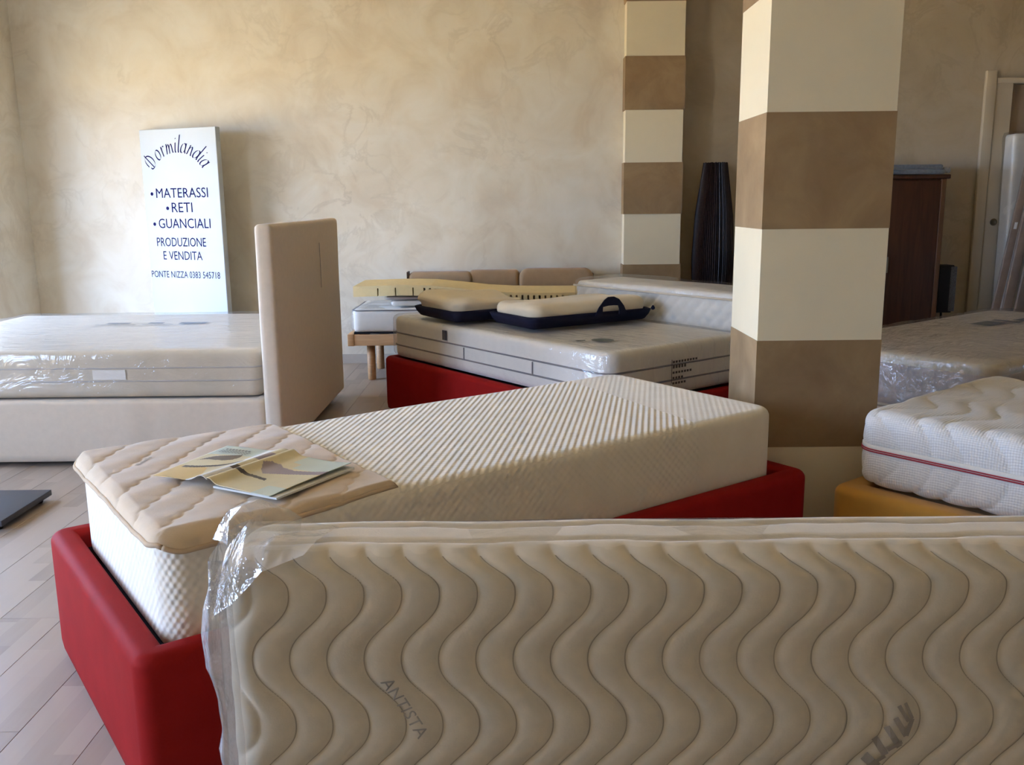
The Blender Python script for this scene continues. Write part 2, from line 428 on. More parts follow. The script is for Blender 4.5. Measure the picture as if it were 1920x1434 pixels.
def text_vf(body, size=1.0, shear=0.0, offset=0.0, spacing=1.0):
    cu = bpy.data.curves.new('lettering', 'FONT'); cu.body = body; cu.size = size; cu.shear = shear; cu.offset = offset
    cu.space_character = spacing; cu.resolution_u = 3
    o = bpy.data.objects.new('lettering', cu); COL.objects.link(o)
    dg = bpy.context.evaluated_depsgraph_get(); dg.update()
    me = bpy.data.meshes.new_from_object(o.evaluated_get(dg))
    V = np.array([v.co[:] for v in me.vertices]); F = [tuple(p.vertices) for p in me.polygons]
    bpy.data.objects.remove(o); bpy.data.curves.remove(cu); bpy.data.meshes.remove(me)
    return V, F

# ------------------------------------------------------------------ the room
WB = 7.235            # back wall
WR = 7.38             # recessed back wall on the right
CEIL = 3.10; XR = 5.60; YF = -2.20
PIL = (.874, 1.308, 7.103)

# floor: sub-floor plus laminate planks
fl = struct(boxes('floor', [(WALL_L-.2, XR, YF, WR+2.2, -.08, -.012)], 'floor'), 'grey brown laminate plank floor of the showroom', 'floor')
PW, PL = .195, 1.285
def plank_mesh():
    g = .0004; c = .0008; h = .012
    x0, x1, y0, y1 = g, PW-g, g, PL-g
    V = [(x0,y0,-h),(x1,y0,-h),(x1,y1,-h),(x0,y1,-h),(x0,y0,-c),(x1,y0,-c),(x1,y1,-c),(x0,y1,-c),(x0+c,y0+c,0),(x1-c,y0+c,0),(x1-c,y1-c,0),(x0+c,y1-c,0)]
    F = [(8,9,10,11)]
    for i in range(4):
        j = (i+1) % 4; F += [(i, j, j+4, i+4), (i+4, j+4, j+8, i+8)]
    o = mesh_obj('plank', V, F, 'floor', fl); return o
pl0 = plank_mesh(); first = True; rest = []
ncol = int((XR+3.75)/PW)+10
for i in range(ncol):
    x = -3.75+(i-10)*PW; st = (i*.487 % 1.0)*PL; y = YF-st
    while y < WR:
        vis = (-2.95 < x < 1.4 and y > .1 and y < 7.3)
        if vis:
            o = pl0 if first else pl0.copy()
            if not first: COL.objects.link(o); o.parent = fl
            first = False; o.location = (x, y, 0)
        else: rest.append((x, y))
        y += PL
V, F = [], []
bV = [v.co[:] for v in pl0.data.vertices]; bF = [tuple(p.vertices) for p in pl0.data.polygons]
for x, y in rest:
    k = len(V); V += [(a+x, b+y, c) for a, b, c in bV]; F += [tuple(i+k for i in f) for f in bF]
o = mesh_obj('floor_planks', V, F, 'floor', fl); o['kind'] = 'stuff'

struct(boxes('ceiling', [(WALL_L-.2, XR+.2, YF-.2, WR+2.4, CEIL, CEIL+.15)], 'ceiling_paint'), 'warm cream painted ceiling above the showroom', 'ceiling')
struct(boxes('wall_back', [(WALL_L-.2, PIL[1], WB, WR+.15, 0, CEIL)], 'stucco'), 'cream marbled stucco wall behind the sign and beds', 'wall')
# left wall with two shop window openings
lw = []; T = .2
ys = [YF]
for (y0, y1, z0, z1) in WINDOWS:
    lw.append((WALL_L-T, WALL_L, ys[-1], y0, 0, CEIL)); lw.append((WALL_L-T, WALL_L, y0, y1, 0, z0)); lw.append((WALL_L-T, WALL_L, y0, y1, z1, CEIL)); ys.append(y1)
lw.append((WALL_L-T, WALL_L, ys[-1], WB, 0, CEIL))
struct(boxes('wall_left', lw, 'stucco'), 'cream stucco window wall on the left side', 'wall')
struct(boxes('wall_left_pier', [(PIER[0], PIER[1], PIER[2], WB, 0, CEIL)], 'stucco'), 'cream stucco wall pier at the far left edge', 'wall')
for k, (y0, y1, z0, z1) in enumerate(WINDOWS):
    fr = boxes('window_%d' % (k+1), [(WALL_L-.14, WALL_L-.08, y0, y0+.05, z0, z1), (WALL_L-.14, WALL_L-.08, y1-.05, y1, z0, z1), (WALL_L-.14, WALL_L-.08, y0+.05, y1-.05, z0, z0+.05), (WALL_L-.14, WALL_L-.08, y0+.05, y1-.05, z1-.05, z1), (WALL_L-.14, WALL_L-.08, (y0+y1)/2-.03, (y0+y1)/2+.03, z0+.05, z1-.05)], 'window_metal')
    struct(fr, 'shop window in the left wall, %s' % ('beside the nearest bed', 'beside the white bed')[k], 'window')
    for a, b in ((y0+.05, (y0+y1)/2-.03), ((y0+y1)/2+.03, y1-.05)):
        boxes('pane', [(WALL_L-.112, WALL_L-.108, a, b, z0+.05, z1-.05)], 'glass', fr)
struct(boxes('wall_right', [(XR, XR+.2, YF, WR+2.2, 0, CEIL)], 'stucco_dim'), 'darker stucco wall on the far right side', 'wall')
struct(boxes('wall_front', [(WALL_L-.2, XR, YF-.2, YF, 0, CEIL)], 'stucco'), 'cream stucco wall behind the viewer', 'wall')
# recessed wall on the right with the doorway
DX0, DX1, DZ = 3.868, 4.72, 2.123
struct(boxes('wall_recess', [(PIL[1], DX0, WR, WR+.15, 0, CEIL), (DX1, XR, WR, WR+.15, 0, CEIL), (DX0, DX1, WR, WR+.15, DZ, CEIL)], 'stucco_dim'), 'stucco wall coloured darker for shade in the recess behind the wardrobe', 'wall')
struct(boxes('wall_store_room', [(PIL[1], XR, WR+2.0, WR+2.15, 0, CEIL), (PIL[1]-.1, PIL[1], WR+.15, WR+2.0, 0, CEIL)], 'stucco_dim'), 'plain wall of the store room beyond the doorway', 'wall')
struct(boxes('baseboard_back', [(PIER[1], PIL[0], WB-.014, WB, 0, .072)], 'skirting'), 'greige skirting board along the stucco wall', 'baseboard')
struct(boxes('baseboard_recess', [(PIL[1], 3.69, WR-.014, WR, 0, .072)], 'skirting'), 'greige skirting board in the recess', 'baseboard')
struct(boxes('pavement_outside', [(-45, WALL_L-T, -35, 45, -.2, -.1)], 'pavement'), 'sunlit pavement outside the shop windows', 'pavement')

# striped pillars: bands of cream and brown paint, 0.385 m high
BZ = [1.26+1.19*0+v for v in ()]
S = .3847
def bands(root, x0, x1, y0, y1, zc, proud):
    """zc: a height where brown starts below (top edge of a brown band)"""
    edges = []
    z = zc
    while z > 0: z -= S
    k0 = round((z-zc)/S)
    k = k0
    while zc+k*S < CEIL:
        a, b = max(0, zc+k*S), min(CEIL, zc+(k+1)*S)
        br = (k % 2 != 0)
        p = proud if br else 0
        if b-a > .005:
            boxes('brown_band' if br else 'cream_band', [(x0-p, x1+p, y0-p, y1, a, b)], 'brown_paint' if br else 'cream_paint', root)
        k += 1
def col_root(name, label, loc):
    o = bpy.data.objects.new(name, None); COL.objects.link(o); o.location = loc; o.empty_display_size = .1
    o['kind'] = 'structure'; o['label'] = label; o['category'] = 'pillar'; return o
ZB = 1.545            # top edge of the brown band that spans eye level
cp = col_root('wall_pillar', 'square free-standing pillar painted in cream and brown bands, beside the mattresses', (.859+.2165, 3.148+.19, 0))
bands(cp, -.2165, .2165, -.19, .19, ZB, .0015)
pp = col_root('wall_pilaster', 'flat pilaster in cream and brown bands on the back wall', ((PIL[0]+PIL[1])/2, (PIL[2]+WB)/2, 0))
bands(pp, -(PIL[1]-PIL[0])/2, (PIL[1]-PIL[0])/2, PIL[2]-(PIL[2]+WB)/2, (WB-PIL[2])/2-.002, ZB, .008)

# sliding door and its frame in the recess
tr = struct(boxes('trim_1', [(3.69, 3.775, WR-.035, WR, 0, 2.22), (3.775, DX1, WR-.03, WR-.002, DZ, 2.165)], 'door_paint'), 'beige moulded door frame beside the leaning bed slats', 'door frame')
bevel_mesh(tr, .008)
dr = struct(boxes('door_1', [(3.777, 3.907, WR-.022, WR+.02, 0.005, DZ)], 'door_paint'), 'beige sliding door edge with round finger pull', 'door')
struct(boxes('doorway_panel', [(DX0, DX1, WR+.05, WR+.09, .0, DZ)], 'brown_panel'), 'plain brown panel added to fill the doorway behind the leaning mattress', 'door')  # panel added so the opening does not show the unlit store room
lathe('finger_pull', [(.0, 0), (.022, 0), (.028, .004), (.028, .008), (.020, .010), (.018, .003), (0, .003)], 'brass', dr, 20).matrix_local = Matrix.Translation((3.847, WR-.022, 1.066)) @ Matrix.Rotation(rad(90), 4, 'X')

# ------------------------------------------------------------------ bed bases
def bed_base(name, label, loc, rz, L, W, H, mat, rim=.075, R=.05, z0=.0, deckz=None, cat='bed', er=.028, deckmat='black_deck', bulge=0.0):
    t = thing(name, label, cat, loc, rz)
    pr = [(.02, z0), (.004, z0+.012), (0, z0+.04)]
    pr += [(-bulge*math.sin(math.pi*k/6), z0+.04+(H-er-z0-.04)*k/6) for k in range(1, 6)]
    pr += [(er-er*math.cos(rad(a)), H-er+er*math.sin(rad(a))) for a in (0, 15, 30, 45, 60, 75, 90)]
    e2 = er*.7
    pr += [(rim-e2+e2*math.sin(rad(a)), H-e2+e2*math.cos(rad(a))) for a in (0, 22, 45, 68, 90)]
    pr += [(rim, z0+.05)]
    sweep_ring('upholstered_frame', L, W, R, pr, mat, t, step=.1)
    dz = deckz if deckz is not None else H-.08
    boxes('slat_deck', [(rim-.01, L-rim+.01, rim-.01, W-rim+.01, dz-.04, dz)], deckmat, t)
    return t

# near red bed
NB_O, NB_A = (-.759, 1.68), 36.0
bed_base('upholstered_bed', 'red leatherette bed frame under the dimpled mattress in the foreground', (*NB_O, 0), NB_A, 2.19, .97, .36, 'red_leather', rim=.07, deckz=.305)
nm = thing('mattress', 'bare white dimpled mattress on the nearest red bed', 'mattress', (*NB_O, 0), NB_A)
def nmd(P, N): return .004*wob(P, 5, 1)
P_, F_ = rbox(2.01, .81, .272, .030, .075, .012, nmd)
mo = mesh_obj('cover', P_+np.array([.087, .075, .306]), F_, 'knit', nm, True)

# mattress pad on its left end
pad = thing('mattress_pad', 'beige quilted mattress pad on the left end of the nearest bed', 'mattress pad', (*NB_O, 0), NB_A)
PX0, PX1, PY0, PY1 = .068, .655, .050, .90
def pad_phase(x, y):
    a = rad(48); n_ = -x*math.sin(a)+y*math.cos(a); t_ = x*math.cos(a)+y*math.sin(a)
    return (n_+.010*np.abs(np.sin(t_*math.pi/.052))-.006)/.105
def pad_z(x, y):
    ph = pad_phase(x, y); s = np.abs(np.sin(math.pi*ph))**.25
    z = .586+.0065*s
    z = z+.0020*np.sin(x*9+y*14)+.0006*np.sin(y*61-x*27)
    # droops over the rounded mattress edges
    e = np.minimum(np.minimum(x-.10, .30), np.minimum(y-.105, .875-y)); z = z-np.clip(-e, 0, 1)**1.3*1.5
    return z
nu, nv = 150, 216
gx = np.linspace(0, 1, nu+1); gy = np.linspace(0, 1, nv+1)
GX, GY = np.meshgrid(gx, gy, indexing='ij')
def pad_xy(u, v, inset=0):
    L, W, R = PX1-PX0, PY1-PY0, .07
    x = u*L; y = v*W
    cx = np.abs(x-L/2)-(L/2-R); cy = np.abs(y-W/2)-(W/2-R); cz = (cx > 0) & (cy > 0) & (x < L/2)
    mm = np.maximum(cx, cy); ln = np.sqrt(np.maximum(cx, 0)**2+np.maximum(cy, 0)**2)+1e-9
    x = np.where(cz, L/2+np.sign(x-L/2)*(L/2-R+np.maximum(cx, 0)/ln*mm), x); y = np.where(cz, W/2+np.sign(y-W/2)*(W/2-R+np.maximum(cy, 0)/ln*mm), y)
    # the near edge runs a little askew, the right edge slants
    return PX0+x+.0*y, PY0+y+.05*(x/L)*(1-y/W)*1.0
X, Y = pad_xy(GX, GY); Z = pad_z(X, Y)
ed = np.minimum(np.minimum(GX, 1-GX)*(PX1-PX0), np.minimum(GY, 1-GY)*(PY1-PY0))
Z = Z-.010*np.clip(1-ed/.012, 0, 1)**2
top = np.stack([X, Y, Z], -1).reshape(-1, 3); bot = top.copy(); bot[:, 2] -= .008
ii = np.arange((nu+1)*(nv+1)).reshape(nu+1, nv+1)
q = np.stack([ii[:-1, :-1], ii[1:, :-1], ii[1:, 1:], ii[:-1, 1:]], -1).reshape(-1, 4)
K = len(top)
bd = np.concatenate([ii[:-1, 0], ii[-1, :-1], ii[::-1, -1][:-1], ii[0, ::-1][:-1]])
sd_ = np.stack([bd, bd+K, np.roll(bd, -1)+K, np.roll(bd, -1)], -1)
mesh_obj('quilted_sheet', np.vstack([top, bot]), np.vstack([q, q[:, ::-1]+K, sd_]), 'pad', pad, True)
rimpts = [tuple(top[i]+np.array([0, 0, -.004])) for i in bd[::3]]
tube('bound_edge', rimpts+[rimpts[0]], .0060, 'pad_binding', pad, 8)
a = rad(48)
# faint illegible woven mark: dashes along a seam
V, F = [], []
for k in range(7):
    t0 = k*.012; hh = (.010, .014, .008, .014, .011, .014, .009)[k]
    cx_, cy_ = .185+t0*math.cos(a), .640+t0*math.sin(a)
    for sx_, sy_ in ((0, 0), (.006, 0), (.006, hh), (0, hh)):
        x_ = cx_+sx_*math.cos(a)-sy_*math.sin(a); y_ = cy_+sx_*math.sin(a)+sy_*math.cos(a)
        V.append((x_, y_, float(pad_z(np.array([x_]), np.array([y_]))[0])+.0012))
    F.append((4*k, 4*k+1, 4*k+2, 4*k+3))
mesh_obj('woven_mark', V, F, 'print_grey', pad)

# ------------------------------------------------------------------ open brochure on the pad
br = thing('brochure', 'open illustrated brochure with a bird picture lying on the beige pad', 'brochure', (*NB_O, 0), NB_A)
# page corners in bed coordinates (spine runs from S0 to S1)
S0, S1 = np.array([.263, .316]), np.array([.528, .434])
LW0, LW1 = np.array([.178, .464]), np.array([.425, .640])
RW0, RW1 = np.array([.345, .130]), np.array([.604, .238])
def inpoly(px, py, poly):
    r_ = np.zeros(px.shape, bool); n_ = len(poly); j = n_-1
    for i in range(n_):
        xi, yi = poly[i]; xj, yj = poly[j]
        c_ = ((yi > py) != (yj > py)) & (px < (xj-xi)*(py-yi)/(yj-yi+1e-12)+xi)
        r_ ^= c_; j = i
    return r_
PM = ['page_yellow', 'page_gold', 'page_mint', 'page_lilac', 'page_white', 'page_dark', 'page_bird']
def page(name, A0, A1, left):
    na, nb = 110, 84      # along spine, away from spine
    s = np.linspace(0, 1, na+1); t = np.linspace(0, 1, nb+1); Sg, Tg = np.meshgrid(s, t, indexing='ij')
    base0 = S0[None, None]*(1-Sg[..., None])+S1[None, None]*Sg[..., None]
    base1 = A0[None, None]*(1-Sg[..., None])+A1[None, None]*Sg[..., None]
    Pxy = base0*(1-Tg[..., None])+base1*Tg[..., None]
    if left: zz = .604+.020*np.exp(-((Tg-.10)/.16)**2)*(1-.25*Sg)+.004*np.sin(Tg*3)+.003*(1-Sg)*Tg
    else: zz = .609+.014*np.exp(-((Tg-.02)/.09)**2)-.002*Tg+.030*np.clip(Tg-.55, 0, 1)**1.5*np.clip(Sg-.05, 0, 1)**.6
    V = np.concatenate([Pxy, zz[..., None]], -1).reshape(-1, 3)
    ii = np.arange((na+1)*(nb+1)).reshape(na+1, nb+1)
    q = np.stack([ii[:-1, :-1], ii[1:, :-1], ii[1:, 1:], ii[:-1, 1:]], -1).reshape(-1, 4)
    if left: q = q
    else: q = q[:, ::-1]
    sm = (Sg[:-1, :-1]+.5/na).ravel(); tm = (Tg[:-1, :-1]+.5/nb).ravel()
    fm = np.zeros(len(q), int)
    if left:
        fm[(sm < .34-.16*tm*0) & (tm > .52-.9*(.34-sm))] = 1
        fm[(sm < .40) & (tm < .40-.6*sm)] = 4
        fm[(sm > .80-.1*tm) & (tm > .30)] = 2
        fm[(np.abs(tm-.22-.1*(sm-.5)) < .08) & (sm > .36)] = 4
        fm[(sm > .42) & (sm < .60) & (tm < .12)] = 0
        fm[(sm > .62) & (sm < .84) & (tm < .14)] = 3
        d_ = np.hypot((sm-.70), (tm-.62)*.9); ang = np.arctan2((tm-.62), (sm-.70))
        arc = (np.abs(np.hypot(sm-.78, (tm-.88)*.75)-.47) < .018+.012*tm) & (tm < .90) & (sm < .62)
        fm[arc] = 5
        bird = inpoly(sm, tm, [(.50, .93), (.545, .89), (.60, .86), (.66, .80), (.74, .60), (.78, .50), (.70, .46), (.62, .48), (.57, .56), (.555, .70), (.55, .80), (.535, .85)])
        fm[bird] = 6
        fm[(sm < .40) & (sm > .31) & (tm < .09)] = 5
    else:
        fm[(sm < .42) & (tm > .08)] = 0
        fm[inpoly(sm, tm, [(.30, .0), (.345, .0), (.36, .22), (.33, .50), (.285, .52), (.31, .25)])] = 5
        fm[inpoly(sm, tm, [(.42, .30), (.50, .16), (.60, .06), (.68, .10), (.70, .22), (.64, .34), (.62, .55), (.66, .80), (.70, 1.0), (.60, 1.0), (.54, .70), (.48, .48)])] = 3
        fm[(sm > .72+.12*(1-tm)) & (tm > .28)] = 2
        fm[(sm > .66) & (sm < .80) & (tm > .45)] = np.where(fm[(sm > .66) & (sm < .80) & (tm > .45)] == 3, 3, 2)
        fm[(sm < .20) & (tm > .72)] = 2
    o = mesh_obj(name, V, q, None, br, True, mats=PM, fm=fm)
    md = o.modifiers.new('paper', 'SOLIDIFY'); md.thickness = .0012; md.offset = -1
    return o
page('page', LW0, LW1, True); page('page', RW0, RW1, False)
# lower leaves of the right half
V = []; A = [S0*.9+RW0*.1, S1*.9+RW1*.1, RW1+np.array([.004, -.008]), RW0+np.array([.012, -.012])]
V = [(*A[0], .604), (*A[1], .604), (*A[2], .604), (*A[3], .604), (*A[0], .599), (*A[1], .599), (*A[2], .599), (*A[3], .599)]
mesh_obj('under_leaves', V, [(3, 2, 1, 0), (4, 5, 6, 7), (0, 1, 5, 4), (1, 2, 6, 5), (2, 3, 7, 6), (3, 0, 4, 7)], 'paper_edge', br)
def on_left(s, t, lift=.0022):
    b0 = S0*(1-s)+S1*s; b1 = LW0*(1-s)+LW1*s; p = b0*(1-t)+b1*t
    z = .604+.020*math.exp(-((t-.10)/.16)**2)*(1-.25*s)+.004*math.sin(t*3)+.003*(1-s)*t
    return (p[0], p[1], z+lift)
V, F = [], []
for c_ in range(8):                      # blurred heading, not legible in the photograph
    k = len(V)
    for ds, dt in ((0, 0), (0, -.034), (.026, -.034), (.026, 0)): V.append(on_left(.862+ds, .88-.05*c_+dt))
    F.append((k, k+1, k+2, k+3))
for r_ in range(3):
    for c_ in range(9):
        s_ = .83-.028*r_; t_ = .90-.052*c_; k = len(V)
        for ds, dt in ((0, 0), (0, -.036), (.010, -.036), (.010, 0)): V.append(on_left(s_+ds, t_+dt))
        F.append((k, k+1, k+2, k+3))
mesh_obj('lettering', V, F, 'page_ink', br)

# ------------------------------------------------------------------ foreground wrapped mattress standing on edge
FG = thing('mattress', 'plastic-wrapped cream mattress with wavy quilting standing on edge in front', 'mattress', (-.42, 1.19, 0), 0)
FL, FT_, FH = 1.90, .18, .78
PITCHW = .0530
def fg_wave(z):
    ph = (z-.723)/.201*2*math.pi          # peaks to the right at z=.723, .522 ...
    return .030*(np.cos(ph)-.05*np.cos(3*ph))
def fg_groove(x, z):
    ph = (x-.105-fg_wave(z)+.03)/PITCHW
    d = np.abs(ph-np.round(ph))          # 0 on a seam, .5 between seams
    return 1-(1-2*d)**2.6
def fg_disp(P, N):
    x, y, z = P[:, 0], P[:, 1], P[:, 2]
    fy = np.clip((-N[:, 1]-.05)*3, 0, 1)
    zz = np.where(N[:, 2] > .05, z+.03*N[:, 2], z)
    g = fg_groove(x, zz)
    d = fy*(.0052*(g-1)) + .003*wob(P, 7, 2)*fy
    topw = np.clip(N[:, 2], 0, 1)
    d += topw*(.004*wob(P*np.array([1, .3, 1]), 14, 5))
    for yc in (.062, .122):
        d -= np.clip(1-np.abs(y-yc-.003*np.sin(x*19+yc*80)-.002*np.sin(x*47))/.009, 0, 1)*.007*(N[:, 2] > .6)
    return d
P_, F_ = rbox(FL, FT_, FH, .048, .055, .0032, fg_disp, res3=(.0033, .0045, .0036))
mesh_obj('quilted_cover', P_, F_, 'matt_cream', FG, True)
def seam_line(k):  # thread ribbon that also carries the seam's painted shade
    zs_ = np.concatenate([np.arange(.30, .732, .006), np.arange(.732, .7735, .003)]); V = []
    zq_ = zs_+np.where(zs_ > .7345, .03*(zs_-.732)/.048, 0)
    xs_ = .105-.03+fg_wave(zq_)+k*PITCHW
    if xs_.min() < .03 or xs_.max() > 1.86: return
    PP = np.stack([xs_, np.zeros(len(xs_)), zs_], 1); NN = np.tile(np.array([[0, -1.0, 0]]), (len(xs_), 1))
    PQ = PP.copy(); PQ[:, 2] = zq_
    yy = -fg_disp(PQ, NN)*np.where(zs_ > .75, .75, 1)-.0013+np.where(zs_ > .732, .048-np.sqrt(np.maximum(.048**2-(zs_-.732)**2, 0)), 0)
    for x, y, z in zip(xs_, yy, zs_): V += [(x-.0009, y, z), (x+.0009, y, z)]
    n_ = len(zs_); mesh_obj('shaded_stitch_line', V, [(2*i, 2*i+1, 2*i+3, 2*i+2) for i in range(n_-1)], 'shaded_stitch', FG)
for k in range(-1, 36): seam_line(k)
def fg_front_y(x, z):
    zz = np.clip(z, 0, FH); return .0052*(1-fg_groove(x, zz))-.0012
def fg_print(name, V2, F, mat, dx=0):
    V = np.stack([V2[:, 0], fg_front_y(V2[:, 0], V2[:, 1])-.0025, V2[:, 1]], 1)
    return mesh_obj(name, V, F, mat, FG)
Vt, Ft = text_vf('ANTISTA', .028, 0, 0)
a = rad(-60); cu = .42
px = .228+Vt[:, 0]*.92*math.cos(a)-Vt[:, 1]*math.sin(a); pz = .592+Vt[:, 0]*.92*math.sin(a)+Vt[:, 1]*math.cos(a)
fg_print('lettering', np.stack([px, pz], 1), Ft, 'print_grey')
# bold smudged stamp near the right: slanted strokes
V, F = [], []
def stroke(x0, z0, x1, z1, w_):
    d = np.array([x1-x0, z1-z0]); d /= np.linalg.norm(d); n_ = np.array([-d[1], d[0]])*w_/2; k = len(V)
    for t in (0, .5, 1):
        p = np.array([x0+(x1-x0)*t, z0+(z1-z0)*t]); V.append(p+n_); V.append(p-n_)
    F.extend([(k, k+1, k+3, k+2), (k+2, k+3, k+5, k+4)])
for (x0, z0, x1, z1, w_) in [(.925, .468, .945, .450, .014), (.930, .452, .955, .468, .006), (.938, .497, .955, .470, .010), (.955, .513, .975, .482, .009), (.966, .528, .983, .500, .008), (.983, .500, .990, .527, .007), (.958, .478, .978, .490, .006), (.969, .548, .985, .523, .006), (.990, .527, .978, .552, .005)]:
    stroke(x0, z0, x1, z1, w_)
fg_print('stamp', np.array(V), F, 'print_faded')
# plastic sleeve: shell plus loose bag end on the left
def flm(P, N): return .003*wob(P, 9, 3)+.002*wob(P, 23, 4)
P_, F_ = rbox(FL+.02, FT_+.014, FH-.006, .05, .06, .02, flm, bottom=False)
mesh_obj('plastic_sleeve', P_+np.array([-.010, -.008, .005]), F_, 'film_clear', FG, True)
def sheet(name, rows, mat, parent, sub=6, amp=.004, seed=0):
    R_ = np.array(rows, float); nr, nc = R_.shape[:2]
    u = np.linspace(0, nr-1, (nr-1)*sub+1); v = np.linspace(0, nc-1, (nc-1)*sub+1)
    def interp(A, t, ax):
        i = np.clip(np.floor(t).astype(int), 0, A.shape[ax]-2); f = t-i; f = f*f*(3-2*f)*.5+f*.5
        a0 = np.take(A, i, ax); a1 = np.take(A, i+1, ax); sh = [1, 1, 1]; sh[ax] = len(t); f = f.reshape(sh)
        return a0*(1-f)+a1*f
    G = interp(interp(R_, u, 0), v, 1); Vv = G.reshape(-1, 3)
    Vv = Vv+np.stack([wob(Vv, 40, seed), wob(Vv, 40, seed+1), wob(Vv, 40, seed+2)], 1)*amp
    a_, b_ = len(u), len(v); ii = np.arange(a_*b_).reshape(a_, b_)
    q = np.stack([ii[:-1, :-1], ii[1:, :-1], ii[1:, 1:], ii[:-1, 1:]], -1).reshape(-1, 4)
    return mesh_obj(name, Vv, q, mat, parent, True)
# loose film standing out at the left end (local coordinates)
prof = [(.78, -.004), (.745, -.008), (.70, -.022), (.66, -.026), (.61, -.024), (.575, -.008), (.53, -.004), (.48, -.014), (.44, -.002), (.36, -.012), (.25, -.004), (.10, -.012), (.0, -.006)]
rows = [[(.030, -.010, z), (x*.5+.004, -.014, z), (x, .012, z), (x-.006, .07, z), (x, .14, z), (.02, .19, z)] for z, x in prof]
sheet('plastic_bag_end', rows, 'film_edge', FG, 5, .004, 11)
rows = [[(-.030, .10, .770), (-.012, .085, .772), (.004, .06, .774), (.10, .10, .776)],
        [(-.018, .10, .795), (-.004, .09, .800), (.006, .07, .808), (.10, .12, .795)],
        [(-.006, .11, .812), (.006, .10, .818), (.022, .09, .826), (.08, .13, .806)],
        [(.010, .12, .818), (.020, .12, .822), (.040, .12, .826), (.07, .15, .800)]]
sheet('plastic_flap', rows, 'film_edge', FG, 6, .002, 21)
rows = [[(.002, -.012, .70), (.004, .01, .735), (.006, .05, .775)], [(.030, -.016, .72), (.035, .004, .765), (.036, .06, .812)], [(.070, -.012, .765), (.075, .02, .795), (.085, .08, .806)], [(.13, .0, .783), (.14, .04, .790), (.16, .10, .790)]]
sheet('plastic_corner', rows, 'film_edge', FG, 7, .003, 31)

# ------------------------------------------------------------------ left white bed with headboard
LB = bed_base('upholstered_bed', 'white fabric double bed with tall headboard at the left', (-3.22, 4.33, 0), 0, 2.02, 1.65, .33, 'white_fabric', rim=.06, R=.04, z0=.022, er=.02, deckz=.325, bulge=.004, deckmat='white_fabric')
def hbd(P, N): return .005*wob(P*np.array([1, 1, 1.5]), 4, 6)
P_, F_ = rbox(.085, 1.66, 1.125, .024, .026, .014, hbd)
hb = mesh_obj('headboard', P_+np.array([2.018, -.02, .045]), F_, 'white_fabric', LB, True)
boxes('zip_seam', [(2.1065, 2.1085, 1.020, 1.025, .78, 1.04)], 'grey_tape', hb)
lm = thing('mattress', 'plastic-wrapped mattress on the white bed at the left', 'mattress', (-3.20, 4.385, .332), 0)
def softd(P, N): return .006*wob(P, 4, 8)*(N[:, 2] > -.5)
P_, F_ = rbox(1.975, 1.57, .232, .035, .06, .02, softd)
mesh_obj('cover', P_, F_, 'matt_beige', lm, True)
for z in (.085, .15): tape('edge_tape', 1.975, 1.57, .06, z, .004, .006, 'greige_seam', lm)
boxes('side_label', [(1.15, 1.31, -.009, -.004, .094, .142)], 'matt_white', lm)
V, F = [], []
for (x0, x1, y0, y1) in [(.78, .92, 1.01, 1.06), (1.03, 1.12, 1.01, 1.06), (1.22, 1.38, .99, 1.06), (.74, .98, .955, .975), (1.02, 1.2, .955, .972)]:
    k = len(V); V += [(x0, y0, .2395), (x1, y0, .2395), (x1, y1, .2395), (x0, y1, .2395)]; F.append((k, k+1, k+2, k+3))
mesh_obj('printed_label', V, F, 'print_slate', lm)
def wr(P, N):
    k = np.where(N[:, 2] > .3, 1.0, .35)
    return k*(.006*wob(P*np.array([.6, 1.6, 1]), 8, 9)+.004*wob(P*np.array([.7, 2, 1]), 25, 10))
P_, F_ = rbox(2.0, 1.60, .236, .03, .06, .025, wr, bottom=False)
mesh_obj('plastic_wrap', P_+np.array([-.012, -.015, .006]), F_, 'film_top', lm, True)

# ------------------------------------------------------------------ middle red bed
MB_O, MB_A = (-.80, 5.57), -52.5
bed_base('upholstered_bed', 'red leatherette bed frame standing behind the nearest bed', (*MB_O, 0), MB_A, 2.02, 1.055, .335, 'red_leather', rim=.06, R=.05, z0=.0, deckz=.30)
mm_ = thing('mattress', 'plastic-wrapped white mattress carrying the two pillows', 'mattress', (*MB_O, 0), MB_A)
P_, F_ = rbox(1.93, .97, .246, .03, .085, .02, softd)
mo_ = (.03, .05, .336)
mesh_obj('cover', P_+np.array(mo_), F_, 'matt_white', mm_, True)
for z in (.075, .15): tape('edge_tape', 1.93, .97, .085, z, .0045, .007, 'grey_tape', mm_, mo_)
boxes('side_label', [(.62, .66, .0385, .0425, .50, .555)], 'black', mm_)
V, F = [], []
mm_seams = [(.82, .826), (1.42, 1.426)]
for a_, b_ in mm_seams: boxes('side_seam', [(a_, b_, .0425, .0465, .412, .478)], 'grey_tape', mm_)
V, F = [], []
for k in range(10):
    an = 2*math.pi*k/10; V.append((1.66+.06*math.cos(an), .30+.055*math.sin(an), .5895))
F.append(tuple(range(10)))
for k in range(5): V.append([(1.58, .20, .5895), (1.60, .24, .5895), (1.62, .22, .5895), (1.61, .18, .5895), (1.59, .18, .5895)][k])
F.append(tuple(range(10, 15)))
mesh_obj('printed_mark', V, F, 'print_teal', mm_)
